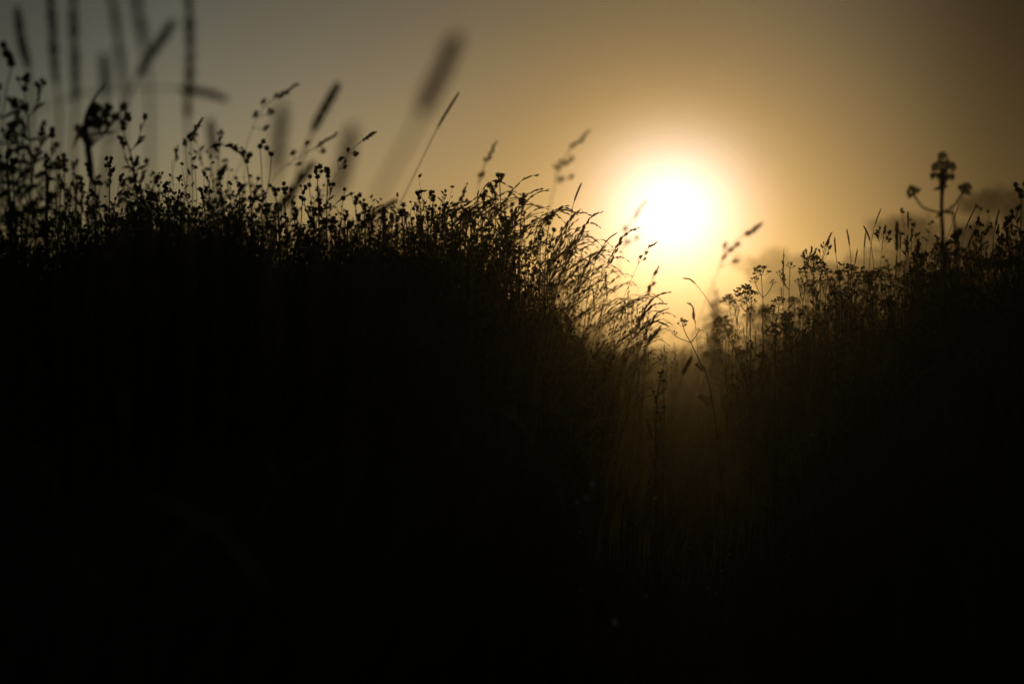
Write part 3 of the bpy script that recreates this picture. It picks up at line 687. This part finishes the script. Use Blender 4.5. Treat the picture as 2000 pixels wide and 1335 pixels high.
mb = MB(); mb.leaf(R[14], Vector((.6, .2, .8)), .03, .006, .4); put('leaf', mb.mesh('leaf', M_WLEAF), rt)

# ------------------------------------------------------------------ the crowd: copies of a few models of each kind
def fescue_model(k):
    h = 1.0; ln = random.uniform(.22, .42); nod = random.uniform(.0, .07)
    C = spline([Vector((0, 0, 0)), Vector((ln*.22, random.uniform(-.03, .03), .42)), Vector((ln*.64, random.uniform(-.04, .04), .78)),
                Vector((ln*.85, random.uniform(-.04, .04), .93)), Vector((ln*1.05+.01, 0, .985)), Vector((ln*1.05+.05, 0, 1.015-nod*.2)), Vector((ln*1.05+.095, random.uniform(-.02, .02), 1.03-nod))], 40)
    rt = thing('fescue_grass', None, 'grass', (0, 0, -9)); fescue(C, rt, random.uniform(.18, .26), random.uniform(1.35, 1.65), .0008, 1, False)
    return rt, max(C, key=lambda p: p.z)
def weed_model(k):
    C = spline([Vector((0, 0, 0)), Vector((random.uniform(-.03, .03), random.uniform(-.03, .03), .4)), Vector((random.uniform(-.05, .05), random.uniform(-.04, .04), .98))], 22)
    rt = thing('budding_weed', None, 'weed', (0, 0, -9)); weed(C, rt, random.uniform(.10, .19), random.randint(7, 10), random.uniform(.85, 1.1), 70, .5, 4, .0032, (1, 2))
    return rt, C[-1] + Vector((0, 0, .02))
def yarrow_model(k):
    C = spline([Vector((0, 0, 0)), Vector((random.uniform(-.03, .03), 0, .5)), Vector((random.uniform(-.04, .04), 0, .86))], 16)
    rt = thing('yarrow', None, 'wildflower', (0, 0, -9))
    hs = [(C[-1] + Vector((random.uniform(-.05, .05), random.uniform(-.04, .04), random.uniform(.07, .14))), random.uniform(.025, .06)) for i in range(random.randint(2, 4))]
    yarrow(C, hs, None, rt, 1); return rt, Vector((C[-1].x, 0, 1.0))
def timothy_model(k):
    l = random.uniform(-.06, .12)
    C = spline([Vector((0, 0, 0)), Vector((l*.3, random.uniform(-.03, .03), .5)), Vector((l, random.uniform(-.04, .04), 1.0))], 30)
    rt = thing('timothy_grass', None, 'grass', (0, 0, -9)); timothy(C, random.uniform(.045, .085), rt, random.uniform(.0018, .0026), .0010, 1); return rt, C[-1]
def cock_model(k):
    l = random.uniform(-.04, .12)
    C = spline([Vector((0, 0, 0)), Vector((l*.3, random.uniform(-.03, .03), .5)), Vector((l, random.uniform(-.04, .04), 1.0))], 40)
    rt = thing('cocksfoot_grass', None, 'grass', (0, 0, -9)); cocksfoot(C, rt, random.uniform(.09, .13), (), None, .0010, random.uniform(.95, 1.2), 4, 1, 5); return rt, C[-1]

ZONES = [(-60, 50, 'at the left edge'), (50, 110, 'under the thick dark weed'), (110, 195, 'under the hooked dark weed'), (195, 255, 'around the open flat topped spray'),
 (255, 320, 'under the leaning bushy spike weed'), (320, 385, 'around the pointed cocksfoot spike'), (385, 455, 'under the arched cocksfoot'),
 (455, 530, 'under the tall bare stalked bud'), (530, 600, 'under the low slanting timothy'), (600, 655, 'around the tall knot of round buds'),
 (655, 720, 'under the toothed slanting cocksfoot'), (720, 790, 'under the hair fine drooping grasses'), (790, 865, 'around the weed beaded with buds'),
 (865, 930, 'under the tree shaped cocksfoot'), (930, 965, 'under the fescue arching highest'), (965, 1000, 'around the tallest weed among fescues'), (1000, 1035, 'under the sharply bent fescue'), (1035, 1070, 'under the twin tipped fescue'),
 (1070, 1100, 'left under the small golden timothy'), (1100, 1130, 'right under the small golden timothy'), (1130, 1160, 'under the fescue curling over the golden spikelets'), (1160, 1190, 'under the fescue sweeping furthest right'),
 (1190, 1215, 'under the thin timothy pointing at the sun'), (1215, 1240, 'under the washed out cocksfoot'), (1240, 1265, 'under the sharp golden cocksfoot'), (1265, 1290, 'around the dark cocksfoot at the gap lip'), (1290, 1335, 'furthest into the misty gap'), (1335, 1440, 'in the mist right of the gap'),
 (1440, 1500, 'around the clearest yarrow'), (1500, 1560, 'under the small loose yarrow'), (1560, 1625, 'around the tallest yarrow clump'),
 (1625, 1690, 'around the dense yarrow cushion'), (1690, 1745, 'around the bushy cocksfoot'), (1745, 1800, 'around the tiered cocksfoot'),
 (1800, 1870, 'around the big umbel stem'), (1870, 1930, 'by the long curved spike'), (1930, 2100, 'at the right edge')]
def lerp_tab(tab, x):
    if x <= tab[0][0]: return tab[0][1]
    for (a, b), (c, e) in zip(tab, tab[1:]):
        if x <= c: return b + (e-b)*(x-a)/(c-a)
    return tab[-1][1]
JOBS = []                                        # (kind, model, base, rz, scale, top pixel)
def scatter(kind, models, n, xr, tab, drop, dr, turn, smin=0.0):
    lo, hi = xr
    for i in range(n):
        px = lo + (hi-lo)*(i + random.random())/n
        d = random.uniform(*dr)
        py = lerp_tab(tab, px) + (random.random()**1.3)*drop
        root, tip = random.choice(models)
        z = CAM_H + (667.5-py)/FPX*d
        s = max(z/tip.z, .3); rz = random.uniform(-turn, turn)
        tx = (tip.x*math.cos(rz) - tip.y*math.sin(rz))*s; ty = (tip.x*math.sin(rz) + tip.y*math.cos(rz))*s
        x = (px-1000)/FPX*d - tx; JOBS.append((kind, root, Vector((x, d-ty, 0)), rz, s, px, py))
FM = [fescue_model(k) for k in range(10)]; WM = [weed_model(k) for k in range(9)]
YM = [yarrow_model(k) for k in range(6)]; TM = [timothy_model(k) for k in range(6)]; CM = [cock_model(k) for k in range(5)]
LW = [(0, 420), (150, 410), (300, 398), (420, 398), (600, 396), (700, 418), (820, 403), (900, 410), (1000, 405), (1060, 460), (1110, 540)]
scatter('weed', WM, 158, (-20, 1080), LW, 95, (3.5, 4.9), PI)
scatter('weed', WM, 20, (0, 800), [(0, 400), (800, 420)], 60, (2.9, 3.5), PI)
scatter('fescue', FM, 44, (1090, 1300), [(1090, 520), (1180, 560), (1300, 660)], 160, (3.6, 5.0), .35)
LF = [(900, 400), (960, 370), (1040, 375), (1100, 405), (1170, 440), (1220, 520), (1300, 600), (1325, 660)]
scatter('fescue', FM, 84, (930, 1310), LF, 120, (3.7, 5.2), .45)
scatter('fescue', FM, 50, (1120, 1315), [(1120, 470), (1220, 535), (1320, 625)], 110, (5.0, 7.0), .45)
scatter('fescue', FM, 22, (650, 960), [(650, 470), (960, 400)], 90, (4.0, 5.5), .6)
RW = [(1400, 640), (1450, 600), (1550, 560), (1650, 535), (1750, 515), (1850, 492), (1920, 465), (2010, 440)]
scatter('yarrow', YM, 60, (1400, 2015), RW, 80, (4.0, 6.2), PI)
scatter('yarrow', YM, 26, (1375, 1640), [(1375, 640), (1450, 610), (1640, 580)], 50, (6.2, 10.0), PI)
scatter('fescue', FM, 26, (1365, 1560), [(1365, 645), (1430, 600), (1560, 570)], 60, (5.5, 9.5), 1.2)
scatter('fescue', FM, 30, (1200, 1330), [(1200, 600), (1330, 690)], 120, (4.0, 7.0), .5)
scatter('cocksfoot', CM, 16, (1360, 1560), [(1360, 660), (1440, 610), (1560, 570)], 100, (4.2, 8.0), 1.0)
scatter('timothy', TM, 24, (1370, 1600), [(1370, 650), (1440, 610), (1600, 560)], 120, (4.2, 6.5), 1.5)
scatter('fescue', FM, 16, (1290, 1420), [(1290, 670), (1420, 640)], 90, (5.0, 9.0), 2.0)
scatter('cocksfoot', CM, 14, (1280, 1430), [(1280, 680), (1430, 640)], 90, (4.6, 8.0), 2.0)
scatter('weed', WM, 16, (-25, 345), [(0, 290), (90, 290), (150, 315), (345, 360)], 60, (2.8, 3.3), PI)
scatter('weed', WM, 6, (100, 165), [(100, 300), (165, 350)], 70, (2.9, 3.4), PI)
scatter('timothy', TM, 18, (1290, 1480), [(1290, 640), (1340, 640), (1480, 600)], 60, (7.0, 12.0), PI)
scatter('weed', WM, 44, (1560, 2030), [(1560, 590), (1700, 540), (1850, 500), (2030, 450)], 80, (3.7, 5.2), PI)
scatter('timothy', TM, 60, (1430, 2020), [(1430, 600), (1560, 540), (1650, 500), (1760, 490), (1850, 480), (1950, 450), (2020, 440)], 100, (4.0, 6.0), PI)
scatter('timothy', TM, 24, (-10, 900), [(-10, 430), (900, 420)], 80, (3.2, 5.0), .8)
scatter('cocksfoot', CM, 30, (1480, 2010), [(1480, 590), (1600, 530), (1800, 500), (1920, 450), (2010, 430)], 90, (4.0, 5.4), .8)
scatter('cocksfoot', CM, 14, (1100, 1320), [(1100, 450), (1320, 640)], 90, (3.4, 5.0), .6)
scatter('timothy', TM, 10, (1120, 1320), [(1120, 470), (1320, 660)], 90, (3.4, 5.0), .6)
NOUN = {'weed': 'budding weed', 'fescue': 'drooping fescue', 'yarrow': 'flat headed yarrow', 'timothy': 'thin timothy', 'cocksfoot': 'tufted cocksfoot'}
PLUR = {'weed': 'crowded budding weeds', 'fescue': 'crowded fescues', 'yarrow': 'crowded yarrows', 'timothy': 'crowded timothy grasses', 'cocksfoot': 'crowded cocksfoots'}
RANK = ['tallest', 'second tallest', 'third tallest', 'fourth tallest', 'fifth tallest', 'sixth tallest', 'seventh tallest', 'eighth tallest']
buckets = {}
for j in JOBS:
    z = next((k for k, (a, b, _) in enumerate(ZONES) if a <= j[5] < b), 0 if j[5] < 0 else len(ZONES)-1)
    buckets.setdefault((j[0], z), []).append(j)
used = set()
for (kind, z), js in buckets.items():
    js.sort(key=lambda j: j[6]); place = ZONES[z][2]
    for i, (_, root, loc, rz, s, px, py) in enumerate(js):
        lab = f'{RANK[i]} of the {PLUR[kind]} {place}' if i < len(RANK) else (f'faint low {NOUN[kind]} further back {place}' if loc.y > 5.3 else f'low {NOUN[kind]} lost in the dark {place}')
        dup(root, loc, rz, s, lab, f'{PLUR[kind]} {place}')
for (rt, _) in FM + WM + YM + TM + CM:           # the models themselves are not part of the place
    for ch in list(rt.children):
        for gch in list(ch.children): bpy.data.objects.remove(gch)
        bpy.data.objects.remove(ch)
    bpy.data.objects.remove(rt)

# ------------------------------------------------------------------ the meadow nobody could count
def blades(name, X, Y, Hh, m, width=(.003, .006), lean=.35, bias=.12, segs=3):
    n = len(X); a = rng.uniform(0, 2*PI, n); ln = Hh*rng.uniform(.05, lean, n)
    dx = np.cos(a)*ln + bias*Hh; dy = np.sin(a)*ln; w = rng.uniform(width[0], width[1], n)*.5
    sa = a + rng.uniform(-1.2, 1.2, n) + PI/2; sx, sy = np.cos(sa), np.sin(sa)
    V = np.zeros((n, (segs+1)*2, 3))
    for k in range(segs+1):
        f = k/segs; cx = X + dx*f*f; cy = Y + dy*f*f; cz = Hh*(f - .12*f*f) - .01
        ww = w*(1-f**1.7*.96)
        V[:, 2*k] = np.stack([cx - sx*ww, cy - sy*ww, cz], 1); V[:, 2*k+1] = np.stack([cx + sx*ww, cy + sy*ww, cz], 1)
    base = (np.arange(n)*(segs+1)*2)[:, None, None]
    F = np.array([[2*k, 2*k+1, 2*k+3, 2*k+2] for k in range(segs)])[None] + base
    me = bpy.data.meshes.new(name); nv = n*(segs+1)*2; nf = n*segs
    me.vertices.add(nv); me.vertices.foreach_set('co', V.reshape(-1))
    me.loops.add(nf*4); me.loops.foreach_set('vertex_index', F.reshape(-1).astype(np.int32))
    me.polygons.add(nf); me.polygons.foreach_set('loop_start', np.arange(0, nf*4, 4, dtype=np.int32))
    me.update(calc_edges=True); me.materials.append(m); return put(name, me)
LH = [(-3, .92), (-1.4, .91), (-.8, .86), (-.45, .76), (-.36, .62), (-.25, .52), (-.17, .36), (-.10, .14), (.10, .12), (.15, .34), (.22, .54), (.40, .66), (.65, .72), (1.0, .78), (2.5, .88)]
lx = np.array([a for a, _ in LH]); lh = np.array([b for _, b in LH])
def meadow_h(x, y):                              # the clear strip over the path widens with distance
    u = x - PATH_K*y; u = np.sign(u)*np.maximum(np.abs(u) - np.clip(.022*(y-4.8), 0, .30), 0)
    low = 1 - .38*np.clip((y-5.2)/2.2, 0, 1)*np.clip(2.2 - np.abs(u)*1.6, 0, 1)     # the meadow lies lower beyond the thicket
    return low*np.minimum(np.interp(u, lx, lh)*(1 + .035*np.clip(y-6, 0, 8)), .64 + .050*y)
def field(n, y0, y1, spread):
    y = np.sqrt(rng.uniform(y0*y0, y1*y1, n)); x = rng.uniform(-1, 1, n)*spread*y + .02*y; return x, y
def clump(x, y):                                 # tufts stand higher than the hollows between them
    return 1 + .10*np.sin(7.3*x + 2.1*y) + .08*np.sin(17*x - 5*y + 1.3) + .06*np.sin(31*x + 11*y)
x, y = field(66000, 3.4, 6.8, .44); u = x - PATH_K*y; k = (rng.random(len(x)) < np.interp(u, [-.80, -.50, -.1, .12, .45, .70, 1.0], [1, .12, .06, .07, .12, .4, 1])); x, y = x[k], y[k]; h = meadow_h(x, y)*clump(x, y)*(1.12 - .75*rng.random(len(x))**1.8)
o = blades('meadow_grass', x, y, h, M_FILL, (.003, .006), .30); stuff(o, 'dense dark grass filling the thicket on both sides of the path', 'grass')
x, y = field(60000, 6.8, 30, .5); u = x - PATH_K*y; k = (rng.random(len(x)) < np.interp(np.abs(u), [0, .3, .9, 1.6], [.30, .26, .4, 1])); x, y = x[k], y[k]; h = np.maximum(meadow_h(x, y), np.clip(.20 + .045*(y-6.8), .2, .50))*clump(x*.6, y*.6)*(1.25 - .85*rng.random(len(x))**.8)
o = blades('far_meadow_grass', x, y, h, M_FILL, (.005, .012), segs=2); stuff(o, 'misty far grass closing in behind the thicket along the path', 'grass')
x, y = field(19000, 1.2, 3.5, .5); h = np.minimum(meadow_h(x, y)*np.clip(np.abs(x - PATH_K*y + .03)*2.6, .25, 1), .56)*rng.uniform(.4, 1.0, len(x))
o = blades('foreground_grass', x, y, h, M_TURF); stuff(o, 'black foreground grass along the bottom of the view', 'grass')
y = np.sqrt(rng.uniform(1.5**2, 12**2, 16000)); x = PATH_K*y + rng.normal(0, .17, len(y)); h = rng.uniform(.03, .15, len(x))
o = blades('path_grass', x, y, h, M_TURF, (.002, .004), .8, .05, 2); stuff(o, 'short trampled grass on and beside the path', 'grass')
# fine leafy sprigs woven through the thicket, thickest just under the tops
mb = MB()
for i in range(17000):
    yy = math.sqrt(random.uniform(2.9**2, 6.2**2)); xx = random.uniform(-.42, .46)*yy
    hh = float(meadow_h(np.array([xx]), np.array([yy]))[0])*float(clump(xx, yy))
    uu = xx - PATH_K*yy
    if hh < .45 or (uu > -.45 and random.random() < (.75 if uu < .6 else .4)): continue
    top = Vector((xx + random.uniform(-.05, .07), yy, hh*random.uniform(.82, 1.09 if xx - PATH_K*yy < -.6 else 1.07))); z0 = top.z - random.uniform(.16, .32)
    P = [Vector((xx, yy, z0)), Vector((xx, yy, z0)).lerp(top, .5) + rv(.012), top]
    mb.tube(P, [.0011, .0009, .0005], 3, False)
    for k in range(10):
        f = random.random(); p = P[0].lerp(P[2], f); l = random.uniform(.008, .026); a = random.uniform(0, 2*PI)
        d3 = Vector((math.cos(a), math.sin(a), random.uniform(.2, 1.6))).normalized(); s3 = frame(d3)[0]; w = l*random.uniform(.10, .20); b = len(mb.v)
        mb.v += [p, p + d3*l*.5 - s3*w, p + d3*l*.5 + s3*w, p + d3*l]; mb.f += [(b, b+1, b+3, b+2)]
    if random.random() < .8:
        for k in range(random.randint(1, 3)): mb.spindle(top + rv(.006), rv(.5) + UP, random.uniform(.005, .009), random.uniform(.0028, .0046), 5, ((0, .3), (.35, .95), (.8, 1), (1, .5)))
o = put('undergrowth', mb.mesh('undergrowth', M_WLEAF, False)); stuff(o, 'leafy dark undergrowth woven through the thicket', 'undergrowth')

# ------------------------------------------------------------------ the misty bush, far trees
def bush(label, px, top, d, w, n):
    x = (px-1000)/FPX*d; h = CAM_H + (667.5-top)/FPX*d; rt = thing('meadow_bush', label, 'bush', (x, d, 0))
    sb = MB(); lb = MB()
    for i in range(22):
        a = random.uniform(0, 2*PI); r = w*.5*math.sqrt(random.random()); e = Vector((math.cos(a)*r, math.sin(a)*r, h*(1-.55*(r/(w*.5))**1.5)*random.uniform(.85, 1)))
        P = spline([Vector((e.x*.25, e.y*.25, 0)), Vector((e.x*.7, e.y*.7, e.z*.55)), e], 10); sb.tube(P, [.006-.0045*k/10 for k in range(10)], 4)
        for k in range(n//22):
            f = random.uniform(.25, 1); q = P[int(f*9)] + rv(.05)*(1.3-f); dd = Vector((random.uniform(-1, 1), random.uniform(-1, 1), random.uniform(-.1, 1.2)))
            lb.leaf(q, dd, random.uniform(.025, .06)*(d/12)**.6, random.uniform(.010, .018)*(d/12)**.6, .3)
    put('stem', sb.mesh('stem', M_WEED), rt); put('foliage', lb.mesh('foliage', M_WLEAF), rt)
bush('golden misty bush standing in the haze just right of the gap', 1404, 516, 17.0, .55, 1100)
bush('fainter misty bush low behind the right bank', 1475, 612, 18.0, .9, 900)
bush('pale misty bush tucked behind the fescue slope left of the gap', 1215, 600, 13.0, .8, 900)

def tree(label, px, top, d, w, seed, base=.25, n=3600, leaf=.30, lumps=16):
    random.seed(seed); x = (px-1000)/FPX*d; h = CAM_H + (667.5-top)/FPX*d
    rt = thing('tree', label, 'tree', (x, d, 0), 'far trees in the mist')
    tb = MB(); tb.tube(spline([Vector((0, 0, -.1)), Vector((random.uniform(-.2, .2), 0, h*.3)), Vector((random.uniform(-.4, .4), 0, h*.78))], 10), [h*.03*(1-.085*k) for k in range(10)], 8)
    cl = []
    for i in range(lumps):
        a = random.uniform(0, 2*PI); f = random.uniform(base, .97); r = w*.5*math.sqrt(max(0, 1-((f-.55)/.5)**2))*random.uniform(.45, .95)
        c = Vector((math.cos(a)*r, math.sin(a)*r, h*f)); s = h*random.uniform(.07, .16)*(1.15-.5*f); c.z = min(c.z, h - s*.85); cl.append((c, s))
        tb.tube(spline([Vector((0, 0, h*max(.15, f*.55))), c*.6 + Vector((0, 0, h*.12)), c], 6), [h*.010, h*.008, h*.007, h*.005, h*.004, h*.002], 5)
    put('trunk', tb.mesh('trunk', M_BARK), rt)
    lb = MB()
    for i in range(n):
        c, s = random.choice(cl); v = rv(1)
        if v.length > 1.0: v.normalize(); v *= random.uniform(.6, 1.35)
        p = c + Vector((v.x*s*1.25, v.y*s*1.25, v.z*s*.9)); dd = rv(1).normalized(); u, q = frame(dd); b = len(lb.v); l = leaf*random.uniform(.5, 1.2)
        lb.v += [p - u*l*.5, p + q*l*.35, p + u*l*.5, p - q*l*.35]; lb.f.append((b, b+1, b+2, b+3))
    put('crown', lb.mesh('crown', M_CROWN, False), rt)
tree('broad far tree at the right edge, highest and darkest of the misty trees', 1968, 370, 50, 4.2, 3, .12, 6000, .20, 48)
tree('rounded far tree between the big umbel plant and the row of timothy', 1765, 422, 62, 4.2, 5, .10, 5000, .20, 40)
tree('lower far tree joining the rounded one to the highest one', 1850, 472, 60, 3.9, 8, .10, 3200, .20, 26)
tree('pale small far tree behind the clearest yarrow, faintest of the misty trees', 1500, 482, 118, 6.0, 13, .10, 3200, .30, 28)
tree('pale far tree right of the faintest one', 1545, 496, 120, 4.2, 17, .10, 2400, .30, 22)
random.seed(29)
x0, x1, dd = (1568-1000)/FPX*92, (1730-1000)/FPX*92, 92
rt = thing('hedge', 'long flat topped far hedge in the mist behind the timothy row', 'hedge', ((x0+x1)/2, dd, 0))
sb = MB(); lb = MB(); hh = CAM_H + (667.5-500)/FPX*dd
for i in range(16):
    xx = (x0-x1)/2 + (x1-x0)*(i+.5)/16; sb.tube([Vector((xx, 0, -.1)), Vector((xx+random.uniform(-.2, .2), 0, hh*.5)), Vector((xx+random.uniform(-.3, .3), 0, hh*.85))], [.16, .10, .03], 5)
for i in range(5200):
    xx = random.uniform((x0-x1)/2, (x1-x0)/2); p = Vector((xx, random.uniform(-1.2, 1.2), hh*random.uniform(.02, 1)*(.96 + .05*math.sin(xx*2.1) + .03*math.sin(xx*5.3))))
    u, q = frame(rv(1)); b = len(lb.v); l = random.uniform(.18, .36); lb.v += [p-u*l*.5, p+q*l*.35, p+u*l*.5, p-q*l*.35]; lb.f.append((b, b+1, b+2, b+3))
put('stem', sb.mesh('stem', M_BARK), rt); put('foliage', lb.mesh('foliage', M_CROWN, False), rt)

# ------------------------------------------------------------------ dew
random.seed(41)
mb = MB(); mb.tube([Vector((0, 0, z)) for z in (-.001, -.0008, -.0003, .0003, .0008, .001)], [.0002, .00062, .00096, .00096, .00062, .0002], 10)
DROP = mb.mesh('dew_drop', M_DEW)
DEW = [(1158, 945, 2.45, 1.6, 'brightest blurred dew drop on a blade left of the path'), (1145, 972, 2.5, 1.3, 'blurred dew drop just below the brightest one'),
 (1127, 980, 2.75, 1.1, 'small dew drop left of the one below the brightest'), (1297, 917, 2.65, 1.3, 'round dew drop alone at the middle of the path'),
 (1200, 1215, 2.35, 1.7, 'lowest dew drop, flattened, near the bottom of the view'), (1135, 1151, 2.8, 1.2, 'faint dew drop above left of the lowest one'),
 (1262, 1164, 2.8, 1.1, 'faint dew drop above right of the lowest one'), (1280, 972, 3.3, 1.0, 'tiny dew drop under the round one on the path'),
 (1587, 849, 2.9, 1.1, 'dew drop alone low on the right bank'), (1292, 692, 4.4, 1.3, 'bright pin point dew drop hanging in the misty gap')]
for (px, py, d, s, lab) in DEW:
    p = at(px, py, d); b = Vector((p.x + random.uniform(-.04, .04), d + .02, 0)); top = p + Vector((.012, 0, .012))
    bm = MB(); bm.blade(spline([b, b.lerp(top, .6) + Vector((0, 0, .03)), top, top + Vector((.03, 0, -.015))], 9), .0035)
    gb = put('grass_blade', bm.mesh('grass_blade', M_TURF)); gb['label'] = 'bent grass blade carrying the ' + ' '.join(lab.split()[:9]); gb['category'] = 'grass'; gb['kind'] = 'thing'
    o = put('dew_drop', DROP, None, p, None, s*2.9); o['label'] = lab; o['category'] = 'dew drop'; o['kind'] = 'thing'
mb = MB()
for i in range(420):
    yy = random.uniform(2.8, 8); xx = PATH_K*yy + random.gauss(0, .22); r = random.uniform(.0008, .0019); p = Vector((xx, yy, random.uniform(.05, .22)))
    mb.tube([p + Vector((0, 0, z*r)) for z in (-1, -.7, 0, .7, 1)], [r*.2, r*.7, r, r*.7, r*.2], 6)
o = put('dew', mb.mesh('dew', M_DEW)); stuff(o, 'fine dew glinting in the trampled grass of the path', 'dew')

# ------------------------------------------------------------------ haze: one closed box of even mist round everything
hz = put('haze', box_mesh('haze', -205, 205, -30, 230, -1.1, 11))
m = bpy.data.materials.new('haze'); m.use_nodes = True; t = m.node_tree; t.nodes.clear()
om = t.nodes.new('ShaderNodeOutputMaterial'); pvn = t.nodes.new('ShaderNodeVolumePrincipled'); t.links.new(pvn.outputs[0], om.inputs['Volume'])
pvn.inputs['Color'].default_value = (.92, .86, .66, 1); pvn.inputs['Density'].default_value = .0055; pvn.inputs['Anisotropy'].default_value = .90
hz.data.materials.append(m); stuff(hz, 'golden morning mist hanging over the whole meadow', 'mist')
